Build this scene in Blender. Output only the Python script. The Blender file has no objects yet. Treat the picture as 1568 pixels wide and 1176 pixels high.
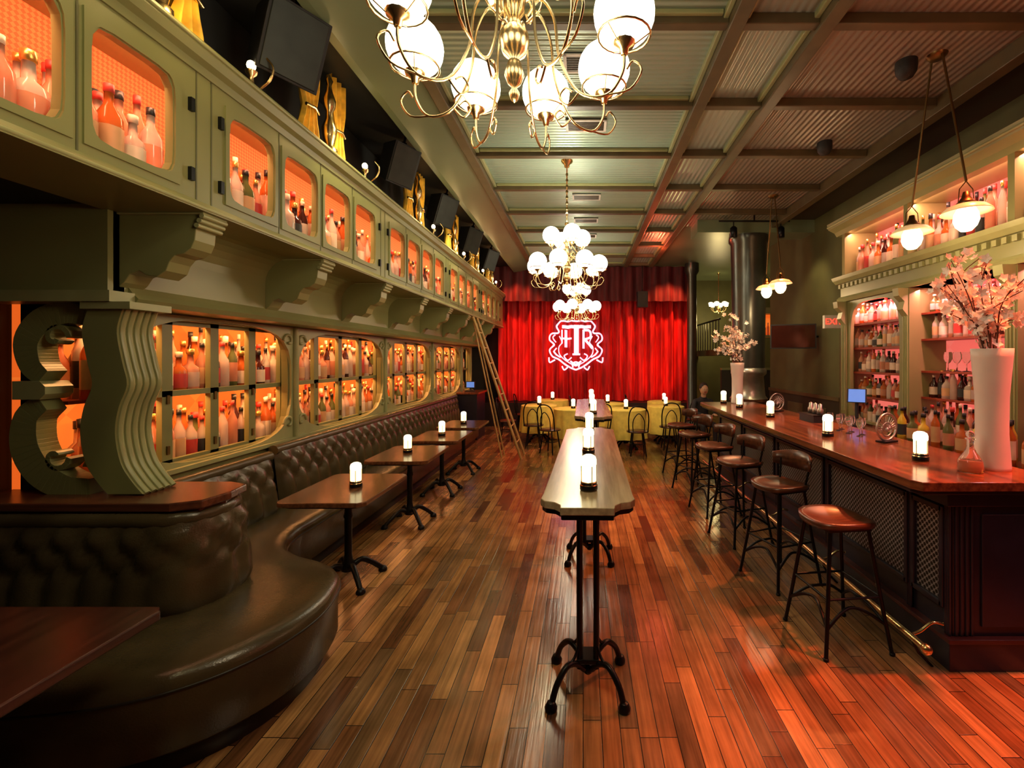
import bpy, math, random
from mathutils import Vector, Matrix
random.seed(7)
D=bpy.data; S=bpy.context.scene
S.view_settings.view_transform='Standard'
S.view_settings.look='None'
pi=math.pi
# ---------------------------------------------------------------- materials
def newmat(name):
    m=D.materials.new(name); m.use_nodes=True
    nt=m.node_tree; b=nt.nodes['Principled BSDF']
    return m,nt,b
def mat(name,col,rough=.5,metal=0,emit=None,es=0,trans=0,var=.2,scale=6,bump=0,coat=0,bscale=40,ior=1.45):
    m,nt,b=newmat(name)
    tc=nt.nodes.new('ShaderNodeTexCoord'); nz=nt.nodes.new('ShaderNodeTexNoise')
    nz.inputs['Scale'].default_value=scale; nz.inputs['Detail'].default_value=2
    nt.links.new(tc.outputs['Object'],nz.inputs['Vector'])
    r=nt.nodes.new('ShaderNodeValToRGB')
    r.color_ramp.elements[0].position=.3; r.color_ramp.elements[1].position=.7
    r.color_ramp.elements[0].color=tuple(c*(1-var) for c in col)+(1,)
    r.color_ramp.elements[1].color=tuple(min(1,c*(1+var*.6)) for c in col)+(1,)
    nt.links.new(nz.outputs['Fac'],r.inputs['Fac']); nt.links.new(r.outputs['Color'],b.inputs['Base Color'])
    b.inputs['Roughness'].default_value=rough; b.inputs['Metallic'].default_value=metal
    b.inputs['Transmission Weight'].default_value=trans; b.inputs['Coat Weight'].default_value=coat
    b.inputs['IOR'].default_value=ior
    if emit: b.inputs['Emission Color'].default_value=tuple(emit)+(1,); b.inputs['Emission Strength'].default_value=es
    if bump:
        n2=nt.nodes.new('ShaderNodeTexNoise'); n2.inputs['Scale'].default_value=bscale
        nt.links.new(tc.outputs['Object'],n2.inputs['Vector'])
        bp=nt.nodes.new('ShaderNodeBump'); bp.inputs['Strength'].default_value=bump; bp.inputs['Distance'].default_value=.01
        nt.links.new(n2.outputs['Fac'],bp.inputs['Height']); nt.links.new(bp.outputs['Normal'],b.inputs['Normal'])
    return m
mat('olive_paint',(.225,.225,.085),.38,var=.12,scale=2)
mat('olive_dark',(.10,.10,.04),.45,var=.2,scale=2)
mat('olive_light',(.31,.315,.14),.35,var=.1)
mat('dark_paint',(.012,.012,.012),.6)
mat('wall_brown',(.036,.027,.015),.6,scale=2)
mat('wall_green',(.10,.10,.04),.6,scale=2)
mat('beam_olive',(.095,.07,.032),.4,var=.2)
mat('soffit_green',(.15,.19,.11),.32,var=.12,scale=1.5)
mat('brass',(.80,.60,.30),.25,1)
mat('dark_brass',(.2,.13,.05),.35,1)
mat('black_metal',(.012,.012,.013),.35,.6)
mat('black_plastic',(.012,.012,.013),.5,bump=.3,bscale=300)
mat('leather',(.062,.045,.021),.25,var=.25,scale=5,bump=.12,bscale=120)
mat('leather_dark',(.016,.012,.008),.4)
mat('white_glass',(.9,.9,.85),.3,emit=(1,.94,.76),es=3.6,var=.02)
mat('bulb',(1,.9,.7),.3,emit=(1,.78,.42),es=14,var=.02)
mat('bulb2',(1,.9,.7),.3,emit=(1,.82,.48),es=4.0,var=.02)
mat('opal_shade',(.95,.80,.52),.3,emit=(1,.58,.22),es=.35,var=.05)
mat('candle_glass',(.9,.9,.7),.3,emit=(1,.83,.42),es=2.2,var=.02)
mat('candle_top',(.9,.9,.8),.3,emit=(1,.93,.72),es=1.3,var=.02)
mat('bottle_clear',(1,.78,.66),.07,trans=.55,ior=1.3)
mat('bottle_rose',(.95,.45,.28),.07,trans=.55,ior=1.3)
mat('bottle_amber',(.75,.20,.04),.07,trans=.5,ior=1.3)
mat('bottle_green',(.14,.16,.05),.08,trans=.3,ior=1.3)
mat('bottle_dark',(.05,.012,.008),.08)
mat('bottle_yellow',(.8,.6,.05),.1,trans=.2)
mat('label_white',(.75,.58,.44),.5); mat('label_red',(.5,.04,.03),.5); mat('label_black',(.03,.03,.03),.5); mat('label_tan',(.6,.34,.16),.5)
mat('cap_gold',(.7,.45,.12),.3,.8); mat('cap_black',(.02,.02,.02),.4)
mat('clear_glass',(.95,.95,.95),.03,trans=.95,var=.02,ior=1.25)
mat('dark_navy',(.017,.016,.030),.33,var=.3)
mat('trim_maroon',(.06,.015,.015),.4)
mat('yellow_cloth',(.95,.70,.14),.8,var=.15,scale=10)
mat('gold_curtain',(.85,.50,.05),.55,var=.35,scale=12)
mat('ladder_wood',(.45,.27,.09),.5,scale=15)
mat('stage_black',(.02,.008,.008),.5)
mat('porcelain',(.80,.70,.64),.35,var=.05)
mat('blossom_pink',(.98,.80,.72),.6,var=.1)
mat('blossom_white',(1,.94,.88),.6,var=.1)
mat('twig',(.10,.05,.03),.7)
mat('pillar_paint',(.085,.088,.075),.28,.75,var=.1)
mat('pillar_silver',(.5,.47,.42),.3,.9)
mat('screen_blue',(.1,.2,.6),.3,emit=(.15,.35,.9),es=.6)
mat('exit_box',(.75,.72,.65),.5); mat('exit_red',(.9,.05,.03),.5,emit=(1,.06,.03),es=2)
mat('skin',(.55,.32,.2),.5,var=.05); mat('hair',(.02,.012,.008),.6); mat('shirt_dark',(.015,.015,.02),.7)
mat('shelf_red',(.30,.05,.02),.4)
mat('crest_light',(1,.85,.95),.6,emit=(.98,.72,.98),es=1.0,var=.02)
mat('grille',(.03,.035,.03),.5,.5)
def woodmat(name,c1,c2,rough=.25,axis=1,coat=0):
    m,nt,b=newmat(name)
    tc=nt.nodes.new('ShaderNodeTexCoord'); mp=nt.nodes.new('ShaderNodeMapping')
    sc=[28,28,28]; sc[axis]=1.6; mp.inputs['Scale'].default_value=sc
    nz=nt.nodes.new('ShaderNodeTexNoise'); nz.inputs['Scale'].default_value=1; nz.inputs['Detail'].default_value=5
    r=nt.nodes.new('ShaderNodeValToRGB'); r.color_ramp.elements[0].position=.35; r.color_ramp.elements[1].position=.7
    r.color_ramp.elements[0].color=c1+(1,); r.color_ramp.elements[1].color=c2+(1,)
    L=nt.links.new
    L(tc.outputs['Object'],mp.inputs['Vector']);L(mp.outputs['Vector'],nz.inputs['Vector']);L(nz.outputs['Fac'],r.inputs['Fac']);L(r.outputs['Color'],b.inputs['Base Color'])
    b.inputs['Roughness'].default_value=rough
woodmat('bar_wood',(.09,.026,.012),(.26,.085,.033),.16)
woodmat('table_wood',(.07,.026,.012),(.17,.065,.028),.2)
woodmat('booth_wood',(.028,.008,.007),(.065,.018,.013),.25)
woodmat('high_table_wood',(.28,.22,.13),(.48,.39,.24),.2)
woodmat('seat_wood',(.05,.018,.010),(.13,.048,.022),.28,axis=0)
woodmat('cap_wood',(.06,.018,.01),(.15,.045,.02),.25,axis=0)
def floormat():
    m,nt,b=newmat('floor_planks'); N=nt.nodes.new; L=nt.links.new
    tc=N('ShaderNodeTexCoord'); sp=N('ShaderNodeSeparateXYZ'); L(tc.outputs['Object'],sp.inputs[0])
    def M(op,a,b_=None):
        n=N('ShaderNodeMath'); n.operation=op
        for i,x in enumerate((a,b_)):
            if x is None: continue
            if isinstance(x,(int,float)): n.inputs[i].default_value=x
            else: L(x,n.inputs[i])
        return n.outputs[0]
    W=.088
    row=M('FLOOR',M('DIVIDE',sp.outputs['X'],W))
    wn=N('ShaderNodeTexWhiteNoise'); wn.noise_dimensions='1D'; L(row,wn.inputs['W'])
    yy=M('ADD',sp.outputs['Y'],M('MULTIPLY',wn.outputs['Value'],7.3))
    cb=N('ShaderNodeCombineXYZ'); L(yy,cb.inputs[0]); L(sp.outputs['X'],cb.inputs[1])
    br=N('ShaderNodeTexBrick'); br.offset=0; br.inputs['Scale'].default_value=1
    br.inputs['Brick Width'].default_value=.72; br.inputs['Row Height'].default_value=W
    br.inputs['Mortar Size'].default_value=.0026; br.inputs['Mortar Smooth'].default_value=.3
    br.inputs['Color1'].default_value=(0,0,0,1); br.inputs['Color2'].default_value=(1,1,1,1); br.inputs['Mortar'].default_value=(.5,.5,.5,1)
    L(cb.outputs[0],br.inputs['Vector'])
    r=N('ShaderNodeValToRGB'); cr=r.color_ramp
    cols=[(0,(.075,.033,.016)),(.18,(.18,.075,.028)),(.36,(.30,.135,.045)),(.5,(.14,.088,.042)),(.64,(.34,.165,.055)),(.8,(.21,.105,.042)),(1,(.46,.24,.085))]
    cr.elements[0].color=cols[0][1]+(1,); cr.elements[1].color=cols[-1][1]+(1,)
    for p,c in cols[1:-1]:
        e=cr.elements.new(p); e.color=c+(1,)
    L(br.outputs['Color'],r.inputs['Fac'])
    mp=N('ShaderNodeMapping'); mp.inputs['Scale'].default_value=(48,2.2,1); L(tc.outputs['Object'],mp.inputs['Vector'])
    nz=N('ShaderNodeTexNoise'); nz.inputs['Scale'].default_value=1; nz.inputs['Detail'].default_value=6; L(mp.outputs[0],nz.inputs['Vector'])
    n2=N('ShaderNodeTexNoise'); n2.inputs['Scale'].default_value=3.5; n2.inputs['Detail'].default_value=5; L(tc.outputs['Object'],n2.inputs['Vector'])
    k=M('MULTIPLY',M('ADD',M('MULTIPLY',nz.outputs['Fac'],1.9),.05),M('ADD',M('MULTIPLY',n2.outputs['Fac'],1.3),.38))
    k=M('MULTIPLY',k,M('SUBTRACT',1,M('MULTIPLY',br.outputs['Fac'],.88)))
    mx=N('ShaderNodeVectorMath'); mx.operation='SCALE'; L(r.outputs['Color'],mx.inputs[0]); L(k,mx.inputs['Scale'])
    L(mx.outputs[0],b.inputs['Base Color'])
    rr=M('ADD',M('MULTIPLY',n2.outputs['Fac'],.30),.05); L(rr,b.inputs['Roughness'])
    b.inputs['Specular IOR Level'].default_value=.8
    bp=N('ShaderNodeBump'); bp.inputs['Strength'].default_value=.3; bp.inputs['Distance'].default_value=.004
    L(M('SUBTRACT',nz.outputs['Fac'],M('MULTIPLY',br.outputs['Fac'],1.5)),bp.inputs['Height']); L(bp.outputs[0],b.inputs['Normal'])
floormat()
def corrmat(name,col,direction,period=.06):
    m,nt,b=newmat(name); N=nt.nodes.new; L=nt.links.new
    tc=N('ShaderNodeTexCoord'); w=N('ShaderNodeTexWave'); w.wave_type='BANDS'; w.bands_direction=direction
    w.inputs['Scale'].default_value=.314/period; w.inputs['Distortion'].default_value=0
    L(tc.outputs['Object'],w.inputs['Vector'])
    nz=N('ShaderNodeTexNoise'); nz.inputs['Scale'].default_value=1.2; L(tc.outputs['Object'],nz.inputs['Vector'])
    r=N('ShaderNodeValToRGB'); r.color_ramp.elements[0].color=tuple(c*.75 for c in col)+(1,); r.color_ramp.elements[1].color=tuple(c*1.15 for c in col)+(1,)
    L(nz.outputs['Fac'],r.inputs['Fac']); L(r.outputs['Color'],b.inputs['Base Color'])
    b.inputs['Metallic'].default_value=.25; b.inputs['Roughness'].default_value=.3
    bp=N('ShaderNodeBump'); bp.inputs['Strength'].default_value=.7; bp.inputs['Distance'].default_value=.010
    L(w.outputs['Fac'],bp.inputs['Height']); L(bp.outputs[0],b.inputs['Normal'])
corrmat('corrugated_across',(.38,.51,.40),'Y')
corrmat('corrugated_along',(.38,.43,.36),'X')
corrmat('corrugated_brown',(.28,.25,.205),'X')
def glowmat(name,c1,c2,st,scale=26,base=.3):
    m,nt,b=newmat(name); N=nt.nodes.new; L=nt.links.new
    tc=N('ShaderNodeTexCoord'); mp=N('ShaderNodeMapping'); mp.inputs['Rotation'].default_value=(pi/4,0,0); mp.inputs['Scale'].default_value=(0,scale,scale)
    L(tc.outputs['Object'],mp.inputs['Vector'])
    br=N('ShaderNodeTexChecker'); br.inputs['Scale'].default_value=1; br.inputs['Color1'].default_value=c1+(1,); br.inputs['Color2'].default_value=c2+(1,)
    L(mp.outputs[0],br.inputs['Vector'])
    v=N('ShaderNodeVectorMath'); v.operation='SCALE'; v.inputs['Scale'].default_value=base; L(br.outputs['Color'],v.inputs[0])
    L(v.outputs[0],b.inputs['Base Color']); L(br.outputs['Color'],b.inputs['Emission Color']); b.inputs['Emission Strength'].default_value=st
    b.inputs['Roughness'].default_value=.7; b.inputs['Specular IOR Level'].default_value=.1
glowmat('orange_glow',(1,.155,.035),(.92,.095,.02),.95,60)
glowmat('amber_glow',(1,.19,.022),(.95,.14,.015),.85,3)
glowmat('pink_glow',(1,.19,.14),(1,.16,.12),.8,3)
def meshmat():
    m,nt,b=newmat('perforated_metal'); N=nt.nodes.new; L=nt.links.new
    tc=N('ShaderNodeTexCoord'); v=N('ShaderNodeTexVoronoi'); v.inputs['Scale'].default_value=38; v.inputs['Randomness'].default_value=0
    mp=N('ShaderNodeMapping'); mp.inputs['Rotation'].default_value=(pi/4,0,0)
    L(tc.outputs['Object'],mp.inputs[0]); L(mp.outputs[0],v.inputs['Vector'])
    r=N('ShaderNodeValToRGB'); r.color_ramp.interpolation='EASE'; r.color_ramp.elements[0].position=.42; r.color_ramp.elements[0].color=(.012,.012,.012,1); r.color_ramp.elements[1].position=.56; r.color_ramp.elements[1].color=(.34,.34,.36,1)
    L(v.outputs['Distance'],r.inputs['Fac']); L(r.outputs['Color'],b.inputs['Base Color']); b.inputs['Roughness'].default_value=.4; b.inputs['Metallic'].default_value=.5
meshmat()
def redmat(name,c,rough=.75):
    m,nt,b=newmat(name); N=nt.nodes.new; L=nt.links.new
    tc=N('ShaderNodeTexCoord'); mp=N('ShaderNodeMapping'); mp.inputs['Scale'].default_value=(5,1,.5); L(tc.outputs['Object'],mp.inputs[0])
    nz=N('ShaderNodeTexNoise'); nz.inputs['Scale'].default_value=3; L(mp.outputs[0],nz.inputs['Vector'])
    r=N('ShaderNodeValToRGB'); r.color_ramp.elements[0].position=.35; r.color_ramp.elements[1].position=.65; r.color_ramp.elements[0].color=tuple(x*.45 for x in c)+(1,); r.color_ramp.elements[1].color=c+(1,)
    L(nz.outputs['Fac'],r.inputs['Fac']); L(r.outputs['Color'],b.inputs['Base Color']); b.inputs['Roughness'].default_value=rough
redmat('red_velvet',(.72,.011,.012)); redmat('dark_velvet',(.11,.008,.012))
# ---------------------------------------------------------------- mesh builder
class MB:
    def __init__(s): s.v=[];s.f=[];s.m=[];s.sm=[];s.ml=[]
    def add(s,vs,fs,m,smooth=False):
        o=len(s.v); s.v+= [tuple(p) for p in vs]
        single=isinstance(m,str)
        for i,f in enumerate(fs):
            mm=m if single else m[i]
            if mm not in s.ml: s.ml.append(mm)
            s.f.append(tuple(o+k for k in f)); s.m.append(s.ml.index(mm)); s.sm.append(smooth)
    def box(s,x0,x1,y0,y1,z0,z1,m):
        vs=[(x0,y0,z0),(x1,y0,z0),(x1,y1,z0),(x0,y1,z0),(x0,y0,z1),(x1,y0,z1),(x1,y1,z1),(x0,y1,z1)]
        s.add(vs,[(0,3,2,1),(4,5,6,7),(0,1,5,4),(1,2,6,5),(2,3,7,6),(3,0,4,7)],m)
    def tube(s,pts,r,m,n=8,closed=False,caps=True):
        P=[Vector(p) for p in pts]; k=len(P)
        R=r if isinstance(r,(list,tuple)) else [r]*k
        up=None; vs=[]
        for i in range(k):
            if closed: t=P[(i+1)%k]-P[i-1]
            else: t=P[min(i+1,k-1)]-P[max(i-1,0)]
            t.normalize()
            if up is None:
                up=Vector((0,0,1)) if abs(t.z)<.9 else Vector((1,0,0))
            a=(up-t*up.dot(t))
            if a.length<1e-6: a=t.orthogonal()
            a.normalize(); b=t.cross(a); up=a
            for j in range(n):
                q=2*pi*j/n; vs.append(P[i]+(a*math.cos(q)+b*math.sin(q))*R[i])
        fs=[]
        for i in range(k if closed else k-1):
            i2=(i+1)%k
            for j in range(n):
                j2=(j+1)%n; fs.append((i*n+j,i*n+j2,i2*n+j2,i2*n+j))
        s.add(vs,fs,m,True)
        if caps and not closed:
            s.add(vs[:n],[tuple(range(n))[::-1]],m); s.add(vs[-n:],[tuple(range(n))],m)
    def lathe(s,prof,c,m,n=16,smooth=True,squash=1):
        vs=[];fs=[];ms=[]
        for r,z in prof:
            for j in range(n):
                q=2*pi*j/n; vs.append((c[0]+r*math.cos(q),c[1]+r*math.sin(q)*squash,c[2]+z))
        for i in range(len(prof)-1):
            for j in range(n):
                j2=(j+1)%n; fs.append((i*n+j,i*n+j2,(i+1)*n+j2,(i+1)*n+j)); ms.append(m if isinstance(m,str) else m[i])
        s.add(vs,fs,ms,smooth)
    def sphere(s,c,r,m,n=16,k=10,sc=(1,1,1)):
        vs=[];fs=[]
        for i in range(k+1):
            t=pi*i/k
            for j in range(n):
                q=2*pi*j/n; vs.append((c[0]+sc[0]*r*math.sin(t)*math.cos(q),c[1]+sc[1]*r*math.sin(t)*math.sin(q),c[2]-sc[2]*r*math.cos(t)))
        for i in range(k):
            for j in range(n):
                j2=(j+1)%n; fs.append((i*n+j,i*n+j2,(i+1)*n+j2,(i+1)*n+j))
        s.add(vs,fs,m,True)
    def prism(s,poly,axis,a0,a1,m):
        def P(p,a):
            return (a,p[0],p[1]) if axis=='x' else ((p[0],a,p[1]) if axis=='y' else (p[0],p[1],a))
        n=len(poly); vs=[P(p,a0) for p in poly]+[P(p,a1) for p in poly]
        fs=[tuple(range(n)),tuple(range(2*n-1,n-1,-1))]+[(i,i+n,(i+1)%n+n,(i+1)%n) for i in range(n)]
        s.add(vs,fs,m)
    def plate(s,axis,a0,a1,u0,u1,w0,w1,cu,cw,a,b,p,m,N=32):
        angs=[2*pi*i/N for i in range(N)]+[math.atan2(w-cw,u-cu)%(2*pi) for u in (u0,u1) for w in (w0,w1)]
        angs=sorted(set(round(x,5) for x in angs)); inn=[];out=[]
        for t in angs:
            c,d=math.cos(t),math.sin(t)
            r=1/((abs(c/a)**p+abs(d/b)**p)**(1/p))
            inn.append((cu+r*c,cw+r*d))
            k=min(((u1-cu)/c if c>1e-6 else ((u0-cu)/c if c<-1e-6 else 9e9)),((w1-cw)/d if d>1e-6 else ((w0-cw)/d if d<-1e-6 else 9e9)))
            out.append((cu+k*c,cw+k*d))
        def P(q,z): return (z,q[0],q[1]) if axis=='x' else (q[0],z,q[1])
        n=len(angs); vs=[P(q,a0) for q in inn]+[P(q,a0) for q in out]+[P(q,a1) for q in inn]+[P(q,a1) for q in out]; fs=[]
        for i in range(n):
            j=(i+1)%n
            fs+=[(i,j,n+j,n+i),(2*n+i,3*n+i,3*n+j,2*n+j),(i,2*n+i,2*n+j,j),(n+i,n+j,3*n+j,3*n+i)]
        s.add(vs,fs,m)
    def ribbon(s,pts,hw,y0,y1,m):
        k=len(pts); L=[];R=[]
        for i in range(k):
            a=pts[max(i-1,0)]; b=pts[min(i+1,k-1)]; dx,dz=b[0]-a[0],b[1]-a[1]; l=math.hypot(dx,dz) or 1
            h=hw[i] if isinstance(hw,list) else hw
            L.append((pts[i][0]-dz/l*h,pts[i][1]+dx/l*h)); R.append((pts[i][0]+dz/l*h,pts[i][1]-dx/l*h))
        for i in range(k-1): 
            s.prism([L[i],L[i+1],R[i+1],R[i]],'y',y0,y1,m)
    def build(s,name,loc=(0,0,0),rot=(0,0,0),bevel=0,parent=None):
        me=D.meshes.new(name); me.from_pydata(s.v,[],s.f)
        for m in s.ml: me.materials.append(D.materials[m])
        me.polygons.foreach_set('material_index',s.m); me.polygons.foreach_set('use_smooth',s.sm); me.update()
        o=D.objects.new(name,me); S.collection.objects.link(o); o.location=loc; o.rotation_euler=rot
        if bevel:
            b=o.modifiers.new('bevel','BEVEL'); b.width=bevel; b.segments=2; b.limit_method='ANGLE'; b.angle_limit=math.radians(50)
        if parent: o.parent=parent
        return o
def inst(o,loc,rz=0):
    c=o.copy(); S.collection.objects.link(c); c.name=o.name.split('.')[0]; c.location=loc; c.rotation_euler=(0,0,rz); return c
def spline(P,k=6):
    out=[]; n=len(P); P=[Vector(p) for p in P]
    for i in range(n-1):
        p0=P[max(i-1,0)];p1=P[i];p2=P[i+1];p3=P[min(i+2,n-1)]
        for j in range(k):
            t=j/k; out.append(.5*((2*p1)+(p2-p0)*t+(2*p0-5*p1+4*p2-p3)*t*t+(3*p1-p0-3*p2+p3)*t**3))
    out.append(P[-1]); return out
CZ=4.2
# ---------------------------------------------------------------- shell
def simple(name,x0,x1,y0,y1,z0,z1,m,bevel=0):
    b=MB(); b.box(x0,x1,y0,y1,z0,z1,m); return b.build(name,bevel=bevel)
simple('floor',-3.4,6.2,-1.6,14.6,-.1,0,'floor_planks')
simple('wall_left',-3.42,-3.27,-1.6,14.5,0,CZ,'wall_brown')
simple('wall_back',-3.4,6.2,-1.75,-1.6,0,CZ,'wall_brown')
simple('wall_right',4.05,4.2,-1.6,9.9,0,CZ,'wall_green')
simple('wall_stage',-3.25,2.95,13.2,13.35,0,CZ,'dark_paint')
simple('wall_far',2.95,6.2,14.2,14.4,0,CZ,'wall_green')
simple('wall_alcove',6.05,6.2,9.9,14.2,0,CZ,'wall_green')
b=MB()
b.box(-1.3,1.08,-1.6,11.6,CZ,CZ+.05,'corrugated_across')
b.box(1.08,1.72,-1.6,11.6,CZ,CZ+.05,'corrugated_along')
b.box(1.72,3.4,-1.6,8.4,CZ,CZ+.05,'corrugated_brown')
b.box(1.72,6.2,8.4,14.5,CZ,CZ+.05,'soffit_green')
b.box(3.4,6.2,-1.6,8.4,CZ,CZ+.05,'wall_brown')
b.box(-3.4,-1.3,-1.6,14.5,CZ,CZ+.05,'dark_paint')
b.box(-1.3,1.72,11.6,14.5,CZ,CZ+.05,'soffit_green')
b.build('ceiling')
b=MB()
YS=[-.95+1.05*i for i in range(12)]+[11.55]
for x in (-1.30,1.08,1.72):
    b.box(x-.055,x+.055,-1.6,11.6,CZ-.11,CZ,'beam_olive'); 
    for s_ in (-1,1): b.box(x+s_*.075-.02,x+s_*.075+.02,-1.6,11.6,CZ-.045,CZ,'olive_light')
b.box(3.3,3.42,-1.6,8.4,CZ-.14,CZ,'beam_olive')
for y in YS:
    b.box(-1.25,1.03,y-.04,y+.04,CZ-.08,CZ,'beam_olive'); b.box(-1.2,.98,y+.04,y+.075,CZ-.035,CZ,'olive_light'); b.box(-1.2,.98,y-.075,y-.04,CZ-.035,CZ,'olive_light')
    b.box(1.13,1.67,y-.04,y+.04,CZ-.08,CZ,'beam_olive')
    if y<8.3: b.box(1.77,3.3,y-.04,y+.04,CZ-.08,CZ,'beam_olive')
b.build('ceiling_beams',bevel=.008)
b=MB()
b.prism([(-1.36,CZ),(-1.36,CZ-.07),(-1.75,CZ-.16),(-1.82,CZ-.16),(-1.82,CZ)],'y',-1.6,12.0,'soffit_green')
b.build('trim_soffit')
b=MB()
b.box(2.0,4.05,8.0,8.5,CZ-.22,CZ,'soffit_green'); b.build('trim_header')
b=MB(); b.box(-.21,.21,-.12,.12,-.012,0,'grille')
for (p,q,r_,s_) in ((-.21,.21,-.12,-.095),(-.21,.21,.095,.12),(-.21,-.185,-.12,.12),(.185,.21,-.12,.12)): b.box(p,q,r_,s_,-.022,-.012,'exit_box')
for i in range(8): b.box(-.185,.185,-.085+i*.0235-.004,-.085+i*.0235+.004,-.02,-.011,'beam_olive')
v=b.build('ceiling_vent',loc=(.03,4.75,CZ))
for y in (3.75,6.85,8.0,9.0): inst(v,(.05,y,CZ))
# ---------------------------------------------------------------- bottles
def bottle(b,x,y,z,h,r,kind,lab,n=8,cap='cap_gold'):
    t=random.random()
    if t<.6: prof=[(0,0),(r,.0),(r,.14*h),(r,.48*h),(r*.95,.6*h),(r*.36,.76*h),(r*.33,.9*h),(r*.38,.9*h),(r*.38,h),(0,h)]
    elif t<.85: prof=[(0,0),(r*1.1,0),(r*1.15,.1*h),(r*1.15,.42*h),(r*1.05,.52*h),(r*.45,.6*h),(r*.38,.8*h),(r*.5,.8*h),(r*.5,h*.92),(0,h*.93)]
    else: prof=[(0,0),(r*.85,0),(r*.85,.15*h),(r*.85,.6*h),(r*.8,.7*h),(r*.35,.85*h),(r*.3,.95*h),(r*.36,.95*h),(r*.36,1.06*h),(0,1.07*h)]
    b.lathe(prof,(x,y,z),[kind,kind,lab,kind,kind,kind,cap,cap,cap],n)
KK=['bottle_clear']*7+['bottle_rose']*4+['bottle_amber']*4+['bottle_dark']*2+['bottle_green']
LL=['label_white']*3+['label_red','label_black','label_tan','label_tan','bottle_clear','bottle_clear','bottle_rose']
def rnd_bottle(b,x,y,z,hs=1,rs=1):
    bottle(b,x,y,z,random.uniform(.24,.33)*hs,random.uniform(.034,.046)*rs,random.choice(KK),random.choice(LL),cap=random.choice(['cap_gold','cap_black','label_white','label_red']))
# ---------------------------------------------------------------- upper display gallery (left)
GX=-2.1; GE=11.9
b=MB()
G=(.45,2.71,4.97,7.23,9.49)
starts=[g+.5*i for g in G for i in range(4)]
prev=.2
for s0 in starts:
    if s0-.055-prev>.005: b.box(GX-.04,GX,prev,s0-.055,2.62,3.32,'olive_paint')
    b.plate('x',GX-.04,GX,s0-.055,s0+.445,2.62,3.32,s0+.195,2.955,.195,.25,7,'olive_paint')
    b.plate('x',GX,GX+.010,s0-.035,s0+.425,2.665,3.245,s0+.195,2.955,.200,.255,7,'olive_paint')
    prev=s0+.445
b.box(GX-.04,GX,prev,GE,2.62,3.32,'olive_paint')
for g in G:
    for dy in (-.10,1.96):
        for z in (2.75,3.12): b.box(GX,GX+.02,g+dy+.03-.012,g+dy+.03+.012,z-.035,z+.035,'black_metal')
    for dy in (-.13,.445,.945,1.445,2.03): b.box(GX,GX+.003,g+dy-.004,g+dy+.004,2.62,3.32,'olive_dark')
b.prism([(GX-.38,3.32),(GX+.01,3.32),(GX+.02,3.36),(GX+.05,3.38),(GX+.07,3.42),(GX+.07,3.46),(GX-.38,3.46)],'y',.2,GE,'olive_paint')
b.tube([(GX+.07,.2,3.44),(GX+.07,GE,3.44)],.012,'olive_light',6)
b.prism([(GX-.5,2.57),(GX+.03,2.57),(GX+.03,2.595),(GX+.015,2.62),(GX-.5,2.62)],'y',.2,GE,'olive_paint')
b.tube([(GX+.025,.2,2.585),(GX+.025,GE,2.585)],.012,'olive_light',6)
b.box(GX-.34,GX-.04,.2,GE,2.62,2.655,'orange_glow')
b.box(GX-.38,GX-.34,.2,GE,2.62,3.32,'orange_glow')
b.box(GX-.38,GX,GE,GE+.03,2.57,3.46,'olive_paint'); b.box(GX-.38,GX,.17,.2,2.57,3.46,'olive_paint')
b.box(GX-1.10,GX-.38,-1.5,GE,2.60,2.68,'dark_paint')
b.box(GX-.42,GX-.38,.2,GE,3.3,4.18,'dark_paint')
b.build('display_gallery')
b=MB()
for s0 in starts:
    y=s0-.01
    while y<s0+.42:
        rnd_bottle(b,GX-.105+random.uniform(-.01,.01),y,2.655,1.27,1.12)
        rnd_bottle(b,GX-.205,y+.04,2.655,1.38,1.12)
        if random.random()<.55: rnd_bottle(b,GX-.295,y+.01,2.655,1.5,1.1)
        y+=random.uniform(.092,.10)
b.build('gallery_bottles')
b=MB()
b.box(-2.95,-2.57,2.5,12.0,2.1,2.57,'olive_paint')
b.box(-3.25,-2.57,2.47,2.56,2.1,2.60,'olive_paint')
b.box(-3.25,-2.53,2.44,2.58,2.07,2.13,'olive_light')
b.prism([(-2.95,2.07),(-2.53,2.07),(-2.51,2.10),(-2.54,2.13),(-2.57,2.17),(-2.95,2.17)],'y',2.58,12.0,'olive_paint')
b.prism([(-2.57,2.57)]+[(-2.57+.2*(1-math.cos(t)),2.37+.2*math.sin(t)) for t in [pi/2*i/6 for i in range(7)]],'y',2.56,12.0,'olive_paint')
b.build('trim_cove')
br=[(-.47,.0),(0,.0),(0,-.035),(-.012,-.04),(-.012,-.06),(-.03,-.065),(-.03,-.085),(-.045,-.09)]
arc=[(-.045,-.10),(-.05,-.15),(-.07,-.195),(-.11,-.225),(-.16,-.235),(-.19,-.27),(-.21,-.32),(-.26,-.355),(-.32,-.345),(-.36,-.32),(-.41,-.34),(-.44,-.385),(-.47,-.41)]
b=MB(); b.prism(br+arc,'y',-.07,.07,'olive_paint')
for k in range(3): b.tube([(0-.012*k*1.2,-.085,-.02-.026*k),(0-.012*k*1.2,.085,-.02-.026*k)],.014,'olive_light',8)
b.box(-.47,0.01,-.085,.085,-.012,0,'olive_light')
bk=b.build('gallery_bracket',loc=(-2.1,2.6,2.57),bevel=.004)
for i in range(1,8): inst(bk,(-2.1,2.6+1.165*i,2.57))
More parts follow.
